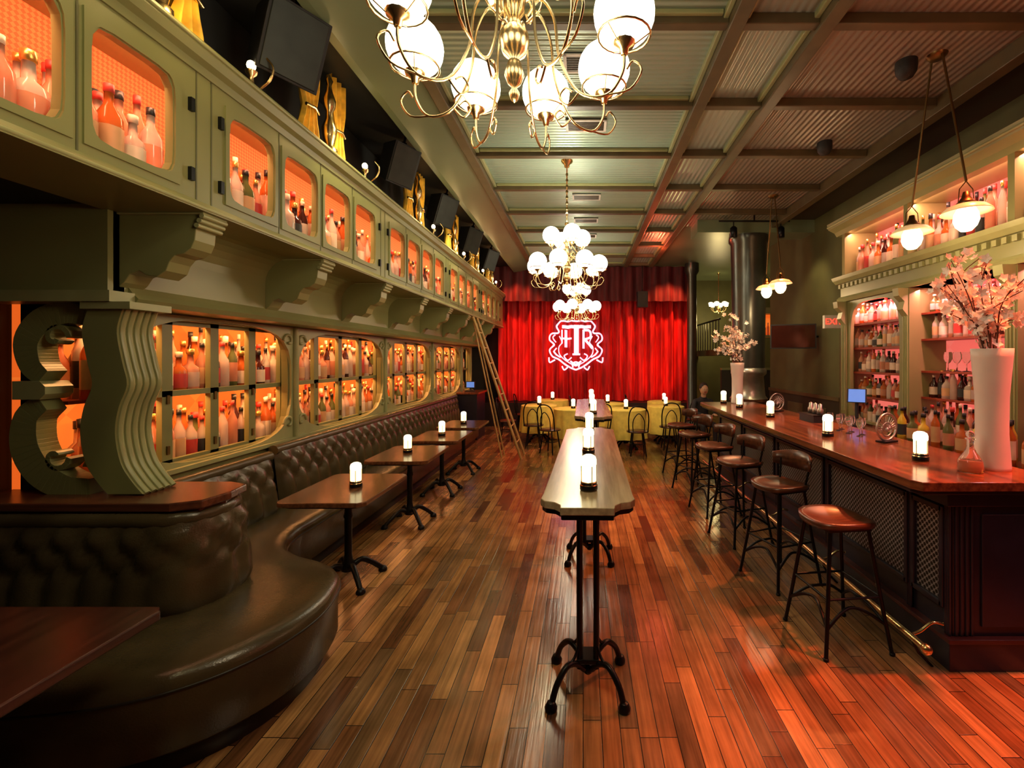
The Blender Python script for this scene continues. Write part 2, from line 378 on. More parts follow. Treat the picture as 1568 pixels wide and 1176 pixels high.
# ---------------------------------------------------------------- lower lattice bottle case
b=MB()
CE=11.4
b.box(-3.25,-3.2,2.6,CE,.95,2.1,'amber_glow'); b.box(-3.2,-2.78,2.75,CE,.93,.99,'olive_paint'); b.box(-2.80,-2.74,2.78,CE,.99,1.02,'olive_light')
b.box(-3.2,-2.93,2.6,CE,1.50,1.52,'shelf_red'); b.box(-3.2,-2.9,2.6,CE,2.04,2.07,'shelf_red')
b.box(-3.25,-3.05,2.60,2.64,.95,2.1,'dark_paint')
bays=[(2.72,4.4),(4.4,6.4),(6.4,8.4),(8.4,10.4),(10.4,CE)]
for y0,y1 in bays:
    cy_=(y0+y1)/2; hw=(y1-y0)/2
    b.plate('x',-2.86,-2.80,y0,y1,.99,2.07,cy_,1.535,hw-.07,.495,5.5,'olive_paint',N=48)
    b.plate('x',-2.80,-2.775,y0+.01,y1-.01,1.0,2.06,cy_,1.535,hw-.05,.505,3.4,'olive_light',N=48)
    nd=max(2,round((y1-y0)/.47)); w=(y1-y0-.06)/nd
    for i in range(nd):
        a=y0+.03+i*w
        for (p,q) in ((a,a+.04),(a+w-.04,a+w)): b.box(-2.91,-2.87,p,q,1.0,2.06,'olive_paint')
        for (p,q) in ((1.0,1.06),(1.50,1.54),(2.0,2.06)): b.box(-2.91,-2.87,a,a+w,p,q,'olive_paint')
        b.box(-2.87,-2.86,a-.01,a+.012,1.1,1.16,'dark_brass'); b.box(-2.87,-2.86,a-.01,a+.012,1.45,1.51,'dark_brass')
    b.tube([(-2.77,y0,1.0),(-2.77,y0,2.06)],.03,'olive_light',8)
    for sgn in (-1,1):
        for zc in (1.93,1.16):
            pts=[(-2.77,y0+sgn*(.10+.075*(1-t/14)*math.cos(t*.45)),zc+.075*(1-t/14)*math.sin(t*.45)) for t in range(13)]
            b.tube(pts,.014,'olive_light',6)
b.build('lattice_bottle_case')
b=MB()
y=2.74
while y<CE-.1:
    for z in (.99,1.52):
        rnd_bottle(b,-2.965,y,z,1.3,1.15)
        rnd_bottle(b,-3.065,y+.05,z,1.45,1.15)
        if random.random()<.6: rnd_bottle(b,-3.15,y+.01,z,1.5,1.0)
    y+=random.uniform(.098,.108)
b.build('lattice_case_bottles')
# ---------------------------------------------------------------- scroll screen / pilaster on divider
b=MB()
edge=spline([(-2.47,2.07,0),(-2.50,2.0,0),(-2.52,1.90,0),(-2.49,1.74,0),(-2.465,1.62,0),(-2.51,1.5,0),(-2.53,1.36,0),(-2.50,1.2,0),(-2.44,1.10,0),(-2.38,1.03,0)],4)
E=[(p[0],p[1]) for p in edge]
b.prism(E+[(x-.19,z) for x,z in E[::-1]],'y',2.47,2.68,'olive_paint')
for k in range(5):
    b.tube([(x,2.495+.04*k,z) for x,z in E],.016,'olive_light',6)
b.box(-2.70,-2.43,2.45,2.70,2.03,2.07,'olive_light')
c1=spline([(-2.72,1.99,0),(-2.84,2.015,0),(-2.97,1.97,0),(-3.05,1.86,0),(-3.03,1.73,0),(-2.96,1.66,0)],5)
b.ribbon([(p[0],p[1]) for p in c1],[.045+.025*math.sin(pi*i/(len(c1)-1)) for i in range(len(c1))],2.5,2.6,'olive_paint')
c2=spline([(-2.96,1.52,0),(-3.05,1.44,0),(-3.06,1.28,0),(-2.98,1.14,0),(-2.84,1.06,0),(-2.70,1.06,0)],5)
b.ribbon([(p[0],p[1]) for p in c2],[.045+.035*math.sin(pi*i/(len(c2)-1)) for i in range(len(c2))],2.5,2.6,'olive_paint')
b.prism([(-3.1,1.54),(-2.95,1.54),(-2.92,1.57),(-2.92,1.61),(-2.95,1.64),(-3.1,1.64)],'y',2.48,2.62,'olive_light')
for cx_,cz_,s0,sg in ((-2.89,1.88,.075,1),(-2.89,1.22,.075,-1)):
    pts=[(cx_+s0*(1-t/16)*math.cos(t*.42),cz_+sg*s0*(1-t/16)*math.sin(t*.42)) for t in range(14)]
    b.ribbon(pts,.014,2.5,2.58,'olive_paint')
b.build('scroll_screen',bevel=.004)
# ---------------------------------------------------------------- banquettes
def tufted(b,path,z0,z1,m,p=.19,a=.045,lean=.06,side=1,roll=True,res=.028):
    P=[Vector((q[0],q[1],0)) for q in path]; L=[0]
    for i in range(1,len(P)): L.append(L[-1]+(P[i]-P[i-1]).length)
    tot=L[-1]; n=max(2,int(tot/res)); k=int((z1-z0)/res)+1
    pts=[];nor=[];sv=[]
    j=0
    for i in range(n+1):
        d=tot*i/n
        while j<len(L)-2 and L[j+1]<d: j+=1
        t=(d-L[j])/max(1e-6,L[j+1]-L[j]); pts.append(P[j].lerp(P[j+1],t)); sv.append(d)
    for i in range(n+1):
        t=pts[min(i+2,n)]-pts[max(i-2,0)]; t.normalize(); nor.append(Vector((t.y,-t.x,0))*side)
    vs=[];fs=[]
    for i in range(n+1):
        for q in range(k+1):
            h=q/k; z=z0+(z1-z0)*h
            u=sv[i]/p; w=(z-z0)/(p*1.15)
            f=(abs(math.sin(pi*(u+w)/1)*math.sin(pi*(u-w)/1)))**.45
            if h<.38: f=max(f*.3,abs(math.sin(pi*u))**.5)
            env=min(1,(1-h)*6,h*8+.3); end=min(1,sv[i]/.05,(tot-sv[i])/.05)
            dd=(.03+a*f*env)*end*.999+ (1-h)*lean
            pt=pts[i]+nor[i]*dd; vs.append((pt.x,pt.y,z))
    for i in range(n):
        for q in range(k): A=i*(k+1)+q; fs.append((A,A+k+1,A+k+2,A+1) if side>0 else (A,A+1,A+k+2,A+k+1))
    b.add(vs,fs,m,True)
    if roll:
        b.tube([(q.x,q.y,z1-.005) for q in pts[::3]+[pts[-1]]],.045,m,10)
b=MB()
front=spline([(-2.22,9.7,0),(-2.22,6,0),(-2.22,3.9,0),(-2.22,3.55,0),(-2.14,3.28,0),(-1.95,3.10,0),(-1.7,2.98,0),(-1.52,2.83,0),(-1.44,2.62,0),(-1.42,2.4,0),(-1.48,2.17,0),(-1.62,1.97,0),(-1.85,1.83,0),(-2.2,1.76,0),(-2.7,1.74,0),(-3.24,1.74,0)],5)
prof=[(-.07,0),(-.07,.10),(-.02,.11),(0,.13),(.0,.30),(.012,.36),(.012,.405),(-.005,.435),(-.035,.452),(-.08,.46),(-.2,.465)]
nn=[]
for i,p in enumerate(front):
    t=front[min(i+1,len(front)-1)]-front[max(i-1,0)]; t.normalize(); nn.append(Vector((-t.y,t.x,0)))
vs=[];fs=[];ms=[]
K=len(prof)
for p,n_ in zip(front,nn):
    for o,z in prof: q=p+n_*o; vs.append((q.x,q.y,z))
for i in range(len(front)-1):
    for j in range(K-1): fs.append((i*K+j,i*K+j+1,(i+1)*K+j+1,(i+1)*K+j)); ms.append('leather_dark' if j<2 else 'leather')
b.add(vs,fs,ms,True)
top=[vs[i*K+K-1] for i in range(len(front))]
b.add(top+[(-3.24,2.7,.465),(-2.9,2.7,.465),(-2.9,9.7,.465)],[tuple(range(len(top)+3))],'leather')
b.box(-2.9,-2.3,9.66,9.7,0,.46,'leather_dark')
b.tube([(v_.x+n_.x*.012,v_.y+n_.y*.012,.385) for v_,n_ in zip(front,nn)],.006,'leather_dark',6)
tufted(b,[(-2.70,3.93),(-2.70,2.86)],.46,.93,'leather',side=-1)
tufted(b,[(-2.70,9.68),(-2.70,3.98)],.46,.97,'leather',side=-1)
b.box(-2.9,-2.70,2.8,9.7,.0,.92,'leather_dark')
bp=spline([(-3.22,2.36,0),(-2.7,2.36,0),(-2.32,2.36,0),(-2.16,2.36,0),(-2.06,2.42,0),(-2.03,2.56,0),(-2.06,2.69,0),(-2.17,2.75,0),(-2.5,2.76,0),(-2.68,2.79,0)],6)
tufted(b,[(p.x,p.y) for p in bp],.46,.93,'leather',side=1,a=.04,lean=.03,p=.17)
b.build('leather_banquette')
b=MB()
b.box(-3.24,-2.12,2.42,2.70,.0,.97,'dark_navy')
b.prism([(-3.25,2.34),(-2.12,2.34),(-2.0,2.40),(-1.97,2.56),(-2.0,2.72),(-2.12,2.77),(-3.25,2.77)],'z',.975,1.02,'cap_wood')
b.prism([(-3.25,2.37),(-2.13,2.37),(-2.03,2.42),(-2.0,2.56),(-2.03,2.70),(-2.13,2.74),(-3.25,2.74)],'z',.945,.975,'cap_wood')
b.build('booth_divider',bevel=.008)
# ---------------------------------------------------------------- cafe tables (left)
def pedestal(b,H,span=.27,rc=.028):
    b.lathe([(0,.09),(.05,.09),(.055,.13),(.035,.17),(rc,.22),(rc,.5),(rc*1.3,.52),(rc,.55),(rc,H-.06),(.05,H-.03),(.12,H-.01),(.12,H)],(0,0,0),'black_metal',14)
    for q in range(4):
        a=pi/4+q*pi/2; c,s_=math.cos(a),math.sin(a)
        pts=spline([(c*.03,s_*.03,.12),(c*.1,s_*.1,.15),(c*.18,s_*.18,.10),(c*span*.9,s_*span*.9,.045),(c*span,s_*span,.02)],4)
        b.tube(pts,[.024-.006*i/len(pts) for i in range(len(pts))],'black_metal',8)
        b.lathe([(0,.0),(.035,0),(.035,.02),(.02,.04),(0,.045)],(c*span,s_*span,0),'black_metal',10)
def top_poly(hx,hy,c=.07): return [(-hx+c,-hy),(hx-c,-hy),(hx-.02,-hy+.02),(hx,-hy+c),(hx,hy-c),(hx-.02,hy-.02),(hx-c,hy),(-hx+c,hy),(-hx+.02,hy-.02),(-hx,hy-c),(-hx,-hy+c),(-hx+.02,-hy+.02)]
b=MB(); b.prism(top_poly(.32,.42,.05),'z',.715,.75,'table_wood'); b.prism(top_poly(.29,.39),'z',.70,.715,'black_metal'); pedestal(b,.70)
t=b.build('cafe_table',loc=(-1.86,3.62,0),bevel=.006)
for p in ((-1.87,4.93),(-1.87,6.05),(-1.87,7.15)): inst(t,(p[0],p[1],0))
b=MB(); b.prism(top_poly(.5,.47,.03),'z',.71,.75,'booth_wood'); pedestal(b,.71,.3,.035)
b.build('booth_table',loc=(-2.20,1.40,0),bevel=.006)
# ---------------------------------------------------------------- candle lamps
b=MB()
b.lathe([(0,0),(.044,0),(.048,.006),(.048,.03),(.044,.034),(.044,.045),(.04,.05)],(0,0,0),['black_metal','dark_brass','black_metal','brass','black_metal','brass'],18)
b.lathe([(.038,.045),(.040,.055),(.040,.135)],(0,0,0),'candle_glass',18)
b.lathe([(.040,.135),(.043,.14),(.043,.165),(.037,.183),(.02,.193),(0,.195)],(0,0,0),'candle_top',18)
for q in range(4):
    a=q*pi/2+.4; b.tube([(.042*math.cos(a),.042*math.sin(a),.03),(.043*math.cos(a),.043*math.sin(a),.135)],.0025,'brass',5)
cl=b.build('candle_lamp',loc=(.03,2.48,1.05))
CL=[(.04,3.45,1.05),(.06,4.45,1.05),(.13,5.9,1.05),(.13,6.9,1.05),(.14,7.9,1.05),
 (-1.80,3.62,.75),(-1.90,4.95,.75),(-1.87,6.05,.75),(-1.87,7.15,.75),
 (2.25,3.05,1.085),(2.14,4.0,1.085),(2.17,5.3,1.085),(2.17,6.35,1.085),(2.15,7.0,1.085),
 (-.95,9.9,.77),(-.2,9.2,.77),(.55,10.3,.77),(1.75,9.7,.77),(1.9,10.75,.77),(-.75,11.2,.77),(.85,9.1,.77)]
for c in CL: inst(cl,c)
LK=1.08
def plight(name,loc,col,w,r=.05):
    l=D.lights.new(name,'POINT'); l.color=col; l.energy=w*LK; l.shadow_soft_size=r; o=D.objects.new(name,l); S.collection.objects.link(o); o.location=loc; return o
def spot(name,loc,tgt,col,w,ang=60,r=.08,blend=.6):
    l=D.lights.new(name,'SPOT'); l.color=col; l.energy=w*LK; l.spot_size=math.radians(ang); l.spot_blend=blend; l.shadow_soft_size=r
    o=D.objects.new(name,l); S.collection.objects.link(o); o.location=loc; o.rotation_euler=(Vector(tgt)-Vector(loc)).to_track_quat('-Z','Y').to_euler(); return o
def area(name,loc,rot,col,w,sx,sy):
    l=D.lights.new(name,'AREA'); l.shape='RECTANGLE'; l.size=sx; l.size_y=sy; l.color=col; l.energy=w
    o=D.objects.new(name,l); S.collection.objects.link(o); o.location=loc; o.rotation_euler=rot; return o
# ---------------------------------------------------------------- high communal tables
def high_top(hl):
    h=.235
    endc=[(-h,-hl+.24),(-h-.005,-hl+.15),(-h+.02,-hl+.105),(-h+.07,-hl+.085),(-h+.10,-hl+.045),(-h+.105,-hl)]
    e=endc+[(-x,y) for x,y in endc[::-1]]
    return e+[(x,-y) for x,y in e[::-1]]
def high_table(hl,peds):
    b=MB()
    P=high_top(hl)
    b.prism(P,'z',1.012,1.05,'high_table_wood')
    b.prism([(x*.97,y*.99) for x,y in P],'z',.985,1.012,'black_metal')
    for py in peds:
        b.box(-.12,.12,py-.2,py+.2,.965,.985,'black_metal')
        for dx in (-.045,.045):
            for dy in (-.04,.04): b.tube([(dx,py+dy,.12),(dx,py+dy,.97)],.016,'black_metal',8)
        for z in (.16,.93): b.box(-.06,.06,py-.06,py+.06,z-.012,z+.012,'black_metal')
        for q in range(4):
            a=pi/4+q*pi/2; c,s_=math.cos(a),math.sin(a)
            pts=spline([(c*.03,py+s_*.03,.10),(c*.08,py+s_*.08,.15),(c*.15,py+s_*.15,.17),(c*.22,py+s_*.22,.11),(c*.255,py+s_*.255,.03)],4)
            b.tube(pts,.016,'black_metal',8)
            b.tube(spline([(c*.05,py+s_*.05,.28),(c*.1,py+s_*.1,.19),(c*.17,py+s_*.17,.165)],4),.009,'black_metal',6)
            b.lathe([(0,0),(.03,0),(.032,.02),(.02,.045),(0,.05)],(c*.26,py+s_*.26,0),'black_metal',10)
        b.sphere((0,py,.09),.03,'black_metal',10,6)
    return b
high_table(1.29,(-1.0,.6)).build('high_table',loc=(.045,3.47,0),rot=(0,0,math.radians(-1.1)),bevel=.004)
high_table(1.29,(-.9,.9)).build('high_table',loc=(.13,6.9,0),bevel=.004)
# ---------------------------------------------------------------- chandeliers
def chandelier(name,x,y,z):
    b=MB(); H=CZ-z
    b.lathe([(0,-.26),(.012,-.25),(.02,-.225),(.008,-.205),(.024,-.19),(.036,-.16),(.026,-.12),(.018,-.1),(.042,-.08),(.055,-.04),(.052,-.01),(.026,.02),(.022,.05),(.036,.07),(.042,.11),(.03,.15),(.018,.18),(.018,.24),(.04,.26),(.045,.30),(.02,.34),(.012,.40),(.012,.48),(.03,.50),(.012,.53),(.008,.56),(.008,H-.09),(.03,H-.08),(.035,H-.05),(.07,H-.02),(.075,H)],(0,0,0),'brass',18)
    k=.62
    while k<H-.12: b.sphere((0,0,k),.016,'dark_brass',8,5,(1,1,1.5)); k+=.07
    for q in range(8):
        a=math.radians(-12+45*q); c,s_=math.cos(a),math.sin(a)
        P=spline([(.05,0,.05),(.10,0,.10),(.15,0,.02),(.17,0,-.12),(.24,0,-.25),(.34,0,-.27),(.395,0,-.20),(.40,0,-.12)],5)
        b.tube([(c*p.x,s_*p.x,p.z) for p in P],.0052,'brass',7)
        P=spline([(.24,0,-.25),(.20,0,-.29),(.17,0,-.26),(.19,0,-.23),(.215,0,-.245)],4)
        b.tube([(c*p.x,s_*p.x,p.z) for p in P],.004,'brass',6)
        P=spline([(.34,0,-.27),(.42,0,-.26),(.46,0,-.2),(.43,0,-.165),(.41,0,-.19)],4)
        b.tube([(c*p.x,s_*p.x,p.z) for p in P],.004,'brass',6)
        b.lathe([(0,-.14),(.012,-.14),(.016,-.12),(.036,-.108),(.04,-.096)],(c*.4,s_*.4,0),'brass',12)
        b.tube([(c*.4+.09*math.cos(t_),s_*.4+.09*math.sin(t_),-.075) for t_ in [2*pi*i/20 for i in range(20)]],.004,'brass',6,closed=True)
        for kq in range(3):
            t_=kq*2*pi/3+a; b.tube([(c*.4+.036*math.cos(t_),s_*.4+.036*math.sin(t_),-.108),(c*.4+.09*math.cos(t_),s_*.4+.09*math.sin(t_),-.075)],.0025,'brass',5)
        b.sphere((c*.4,s_*.4,0),.106,'white_glass',24,14)
    for q in range(8):
        a=math.radians(10+45*q); c,s_=math.cos(a),math.sin(a)
        P=spline([(.04,0,.12),(.08,0,.16),(.10,0,.12),(.085,0,.08),(.06,0,.1)],4); b.tube([(c*p.x,s_*p.x,p.z) for p in P],.004,'brass',6)
    for q in range(4):
        a=math.radians(20+90*q); c,s_=math.cos(a),math.sin(a)
        P=spline([(.02,0,.30),(.07,0,.24),(.13,0,.17),(.18,0,.17),(.20,0,.22)],5)
        b.tube([(c*p.x,s_*p.x,p.z) for p in P],.0052,'brass',7)
        b.tube([(c*.2+.075*math.cos(t_),s_*.2+.075*math.sin(t_),.262) for t_ in [2*pi*i/20 for i in range(20)]],.004,'brass',6,closed=True)
        b.lathe([(0,.21),(.02,.21),(.045,.235)],(c*.2,s_*.2,0),'brass',10)
        b.sphere((c*.2,s_*.2,.345),.106,'white_glass',20,12)
    b.build(name,loc=(x,y,z))
WARM=(1,.78,.46)
for i,(x,y,z,w) in enumerate(((-.25,1.66,2.95,34),(-.2,5.62,2.92,38),(-.13,9.35,2.84,32))):
    chandelier('chandelier',x,y,z)
    plight('chandelier_glow',(x,y,z-.45),WARM,w,.2); plight('chandelier_glow',(x,y,z+.66),(1,.92,.68),w*.6,.12)
# ---------------------------------------------------------------- pendants over bar
def pendant(x,y,ys):
    b=MB(); z=2.8
    b.lathe([(0,-.03),(.05,-.03),(.07,-.01),(.075,0)],(0,0,CZ-0),'dark_brass',16)
    for dy in ys:
        b.tube([(0,dy*.2,CZ-.02),(0,dy,z+.28)],.009,'dark_brass',6)
        b.tube([(0,dy,z+.28),(-.05,dy,z+.22),(-.06,dy,z+.12)],.004,'dark_brass',5); b.tube([(0,dy,z+.28),(.05,dy,z+.22),(.06,dy,z+.12)],.004,'dark_brass',5)
        b.lathe([(0,.2),(.02,.2),(.03,.16),(.05,.13),(.07,.11),(.06,.10)],(0,dy,z),'dark_brass',16)
        b.lathe([(.06,.11),(.12,.09),(.155,.055),(.16,.045),(.12,.07),(.06,.09)],(0,dy,z),'opal_shade',20)
        b.lathe([(0,-.095),(.035,-.088),(.065,-.055),(.08,-.01),(.074,.04),(.055,.08),(.035,.10)],(0,dy,z),'bulb2',18)
    o=b.build('pendant_lamp',loc=(x,y,0))
    for dy in ys: plight('pendant_glow',(x,y+dy,z-.17),(1,.68,.35),9,.06)
pendant(2.84,3.67,(-.28,.28)); pendant(2.84,6.83,(-.25,.25))
# ---------------------------------------------------------------- bar
b=MB()
BY0,BY1=2.6,7.1
b.box(2.10,2.58,BY0,BY1,.0,1.03,'dark_navy')
b.prism([(1.86,2.50),(1.83,2.56),(1.83,7.15),(1.87,7.22),(2.70,7.22),(2.70,2.50)],'z',1.035,1.085,'bar_wood')
b.prism([(1.89,2.54),(1.86,2.6),(1.86,7.15),(2.68,7.15),(2.68,2.54)],'z',1.005,1.035,'dark_navy')
b.box(2.06,2.60,BY0-.03,BY1,.0,.16,'dark_navy'); b.box(2.05,2.61,BY0-.04,BY1,.16,.185,'trim_maroon')
b.box(2.05,2.60,BY0-.03,BY1,.93,1.0,'dark_navy')
ps=[(2.66,2.86),(2.95,3.85)]+[(3.97+i*1.02,4.87+i*1.02) for i in range(3)]
for y0,y1 in ps:
    b.box(2.085,2.10,y0,y1,.36,.88,'perforated_metal')
    for (p,q,r_,s_) in ((y0-.02,y1+.02,.33,.36),(y0-.02,y1+.02,.88,.91),(y0-.03,y0,.33,.91),(y1,y1+.03,.33,.91)): b.box(2.065,2.10,p,q,r_,s_,'dark_navy')
for y in [2.6]+[ps[i][1]+.045 for i in range(4)]:
    for k in range(3): b.tube([(2.085,y+.015*k,.19),(2.085,y+.015*k,.93)],.009,'dark_navy',6)
for k in range(4): b.tube([(2.12+k*.03,BY0,.19),(2.12+k*.03,BY0,.93)],.011,'dark_navy',6)
b.box(2.26,2.58,BY0-.012,BY0,.24,.88,'dark_navy')
b.tube([(1.87,2.5,.18),(1.87,7.1,.18)],.02,'brass',10)
b.sphere((1.87,2.49,.18),.03,'brass',10,6)
for y in (2.62,3.6,4.6,5.6,6.6):
    b.tube(spline([(1.87,y,.18),(1.93,y,.20),(2.0,y,.25),(2.06,y,.24)],4),.01,'brass',7); b.tube([(1.87,y,.18),(1.92,y,.08),(2.0,y,.0)],.009,'black_metal',6)
b.build('bar_counter',bevel=.004)
def stool(back):
    b=MB()
    rings=7;n=24;vs=[(0,0,.742)];fs=[]
    for i in range(1,rings+1):
        f=i/rings
        for j in range(n):
            t=2*pi*j/n; R=.205/((abs(math.cos(t))**3+abs(math.sin(t))**3)**(1/3))*.95; x=R*f*math.cos(t); y=R*f*math.sin(t)
            vs.append((x,y,.742+.03*f*f+.018*(y/.2)**2*f-.012*(f>.95)))
    for j in range(n): fs.append((0,1+j,1+(j+1)%n))
    for i in range(rings-1):
        for j in range(n): a=1+i*n; fs.append((a+j,a+n+j,a+n+(j+1)%n,a+(j+1)%n))
    o=len(vs)
    for j in range(n): x,y,z=vs[1+(rings-1)*n+j]; vs.append((x*.97,y*.97,z-.035))
    a=1+(rings-1)*n
    for j in range(n): fs.append((a+j,o+j,o+(j+1)%n,a+(j+1)%n))
    fs.append(tuple(o+j for j in range(n))[::-1]); b.add(vs,fs,'seat_wood',True)
    b.box(-.14,.14,-.14,.14,.715,.732,'black_metal')
    C=[(-1,-1),(1,-1),(1,1),(-1,1)]
    def L(c,z):
        t=1-z/.73; k=.125+.075*t+.012*t*t; return (c[0]*k,c[1]*k,z)
    for c in C:
        b.tube([L(c,z) for z in (.73,.55,.35,.18,.05,.0)],.012,'black_metal',8)
        b.lathe([(0,0),(.016,0),(.016,.015),(0,.016)],(L(c,0)[0],L(c,0)[1],0),'black_metal',8)
    for i in range(4):
        p=Vector(L(C[i],.17)); q=Vector(L(C[(i+1)%4],.17)); mid=(p+q)/2+Vector((0,0,.09)); mid.x*=.75; mid.y*=.75
        b.tube(spline([p,p.lerp(mid,.55)+Vector((0,0,.02)),mid,q.lerp(mid,.55)+Vector((0,0,.02)),q],4),.010,'black_metal',6)
        b.tube([L(C[i],.33),L(C[(i+1)%4],.33)],.008,'black_metal',6)
    if back:
        for t in (-.75,.75): b.tube([(.17*math.cos(t),.19*math.sin(t),.73),(.20*math.cos(t),.21*math.sin(t),.85),(.215*math.cos(t),.22*math.sin(t),.93)],.009,'black_metal',7)
        vs=[];fs=[];n=14
        for i in range(n+1):
            t=-1.05+2.1*i/n; h=.055*math.cos(t*1.1)+.02
            for r,z in ((.205,-h),(.205+.02,-h),(.235,h),(.215,h)): vs.append((r*math.cos(t),r*math.sin(t)*1.02,.93+z))
        for i in range(n):
            for j in range(4): fs.append((i*4+j,(i+1)*4+j,(i+1)*4+(j+1)%4,i*4+(j+1)%4))
        fs+= [(0,1,2,3),(n*4+3,n*4+2,n*4+1,n*4)]
        b.add(vs,fs,'seat_wood',True)
    return b
s1=stool(False).build('bar_stool',loc=(1.60,2.90,0),rot=(0,0,.12))
s2=stool(True).build('bar_stool',loc=(1.58,3.68,0),rot=(0,0,.35))
for p,r_ in (((1.54,4.5,0),.3),((1.52,5.3,0),.25),((1.5,6.15,0),.4),((1.5,6.95,0),.3)): inst(s2,p,r_)
# ---------------------------------------------------------------- back bar
b=MB(); X0,X1=3.4,3.78; Y0,Y1=.6,6.0
b.box(3.12,X1,Y0,Y1,0,.93,'dark_navy'); b.box(3.08,X1,Y0,Y1,.93,.97,'bar_wood')
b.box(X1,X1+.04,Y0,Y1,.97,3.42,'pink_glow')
b.box(X0-.02,X1,Y0,Y1,2.50,2.80,'olive_paint')
b.prism([(X1,2.74),(X0-.06,2.74),(X0-.10,2.78),(X0-.12,2.82),(X1,2.82)],'y',Y0,Y1+.05,'olive_light')
b.prism([(X1,2.50),(X0-.04,2.50),(X0-.06,2.54),(X0-.03,2.57),(X1,2.57)],'y',Y0,Y1+.03,'olive_light')
for k in range(60):
    y=Y0+.05+k*.09
    if y<Y1: b.box(X0-.05,X0-.02,y,y+.045,2.68,2.73,'olive_light')
b.prism([(X1,3.38),(X0-.03,3.38),(X0-.06,3.43),(X0-.14,3.47),(X0-.16,3.54),(X1,3.54)],'y',Y0,Y1+.08,'olive_paint')
b.tube([(X0-.15,Y0,3.5),(X0-.15,Y1+.08,3.5)],.014,'olive_light',6)
for y in (.65,1.9,2.75,3.6,4.78,5.92):
    w=.055 if y<5.9 else .06
    b.box(X0-.03,X0+.08,y-w,y+w,.97,2.5,'olive_paint')
    for k in (-.03,0,.03): b.tube([(X0-.03,y+k,1.1),(X0-.03,y+k,2.4)],.01,'olive_light',6)
    b.prism([(X0-.03,2.5),(X0-.14,2.5),(X0-.13,2.42),(X0-.07,2.36),(X0-.09,2.28),(X0-.03,2.2)],'y',y-w*.8,y+w*.8,'olive_light')
    b.box(X0-.03,X1,y-.03,y+.03,2.82,3.38,'olive_paint')
b.box(X0,X1,Y1-.03,Y1,.97,3.4,'olive_paint'); b.box(X0,X1,4.76,4.80,.97,2.5,'olive_paint')
b.plate('x',X0-.01,X0+.03,4.83,5.87,.99,2.5,5.35,1.74,.45,.72,4.5,'olive_paint',N=48)
for z in (1.28,1.58,1.88,2.18): b.box(X0+.05,X1,4.8,5.97,z,z+.025,'shelf_red')
for z in (1.35,1.62,1.95,2.22): b.box(X0+.12,X1,Y0,4.76,z,z+.02,'shelf_red')
b.build('back_bar_cabinet')
b=MB()
def row(b,y0,y1,x,z,hs=1,step=(.078,.095)):
    y=y0
    while y<y1: rnd_bottle(b,x+random.uniform(-.01,.01),y,z,hs); y+=random.uniform(*step)
for z in (.97,1.305,1.605,1.905,2.205): row(b,4.9,5.85,X0+.12,z,.82); row(b,4.95,5.85,X0+.22,z,.88)
for x,h in ((.08,1.4),(.19,1.5),(.29,1.55)): row(b,.75,5.85,X0+x,2.82,h,(.088,.11))
for z in (1.37,1.97,2.24): row(b,1.2,4.7,X0+.18,z,.85 if z<2 else .75); row(b,1.25,4.7,X0+.28,z,.88 if z<2 else .75)
row(b,1.2,4.7,X0+.10,.97,1.15); row(b,1.2,4.7,X0+.2,.97,1.2)
for k in range(22):
    bottle(b,3.17+.08*(k%2),3.25+k*.072,.97,.31,.040,random.choice(['bottle_yellow','bottle_green','bottle_dark','bottle_amber','bottle_clear']),random.choice(LL),12,'cap_black')
b.build('back_bar_bottles')
def wineglass(b,x,y,z,s=1):
    b.lathe([(0,0),(.034*s,0),(.033*s,.004),(.005,.01),(.004,.075*s),(.02*s,.09*s),(.037*s,.125*s),(.036*s,.16*s),(.030*s,.19*s)],(x,y,z),'clear_glass',12)
b=MB()
for k in range(22): wineglass(b,X0+.2,2.2+k*.11,1.64); 
for k in range(20): wineglass(b,X0+.3,2.25+k*.12,1.64)
b.build('shelf_wine_glasses')
b=MB()
for k in range(7): wineglass(b,2.42+.07*(k%2),4.0+.08*k,1.085,.8)
b.build('bar_glasses')
b=MB(); b.box(-.10,.10,-.16,.16,0,.07,'black_plastic'); b.box(-.11,.11,-.17,.17,.07,.08,'black_metal')
for k in range(3): b.lathe([(0,.08),(.03,.08),(.033,.13),(.02,.15),(.02,.19),(0,.2)],(0,-.1+k*.1,0),'pillar_silver',12)
b.build('bar_caddy',loc=(2.54,5.0,1.085))
b=MB(); b.lathe([(0,0),(.06,0),(.065,.02),(.06,.07),(.03,.12),(.018,.15),(.018,.19),(.028,.2)],(0,0,0),'clear_glass',16); b.sphere((0,0,.225),.024,'clear_glass',10,6)
b.lathe([(0,.006),(.054,.006),(.058,.02),(.054,.065),(0,.066)],(0,0,0),'bottle_amber',14)
b.build('glass_decanter',loc=(2.32,2.74,1.085))
b=MB()
for k in range(14):
    t=pi*k/13; c,s_=math.cos(t),math.sin(t); b.tube([(0,0,.10),(.0+.115*c,.0,.10+.105*s_)],.004,'pillar_silver',5)
b.tube([(.118*math.cos(t),0,.12+.108*math.sin(t)) for t in [2*pi*i/24 for i in range(24)]],.009,'pillar_silver',7,closed=True)
b.tube([(.06*math.cos(t),0,.10+.055*math.sin(t)) for t in [2*pi*i/24 for i in range(24)]],.006,'pillar_silver',6,closed=True)
b.box(-.08,.08,-.04,.04,0,.012,'black_metal'); b.sphere((0,0,.1),.02,'pillar_silver',10,6)
o=b.build('fan_napkin_holder',loc=(2.47,3.72,1.088),rot=(0,0,.4)); inst(o,(2.5,5.9,1.088),.4)
b=MB(); b.box(-.08,.08,-.06,.06,0,.02,'black_plastic'); b.tube([(0,0,.02),(0,.03,.28)],.02,'black_plastic',8)
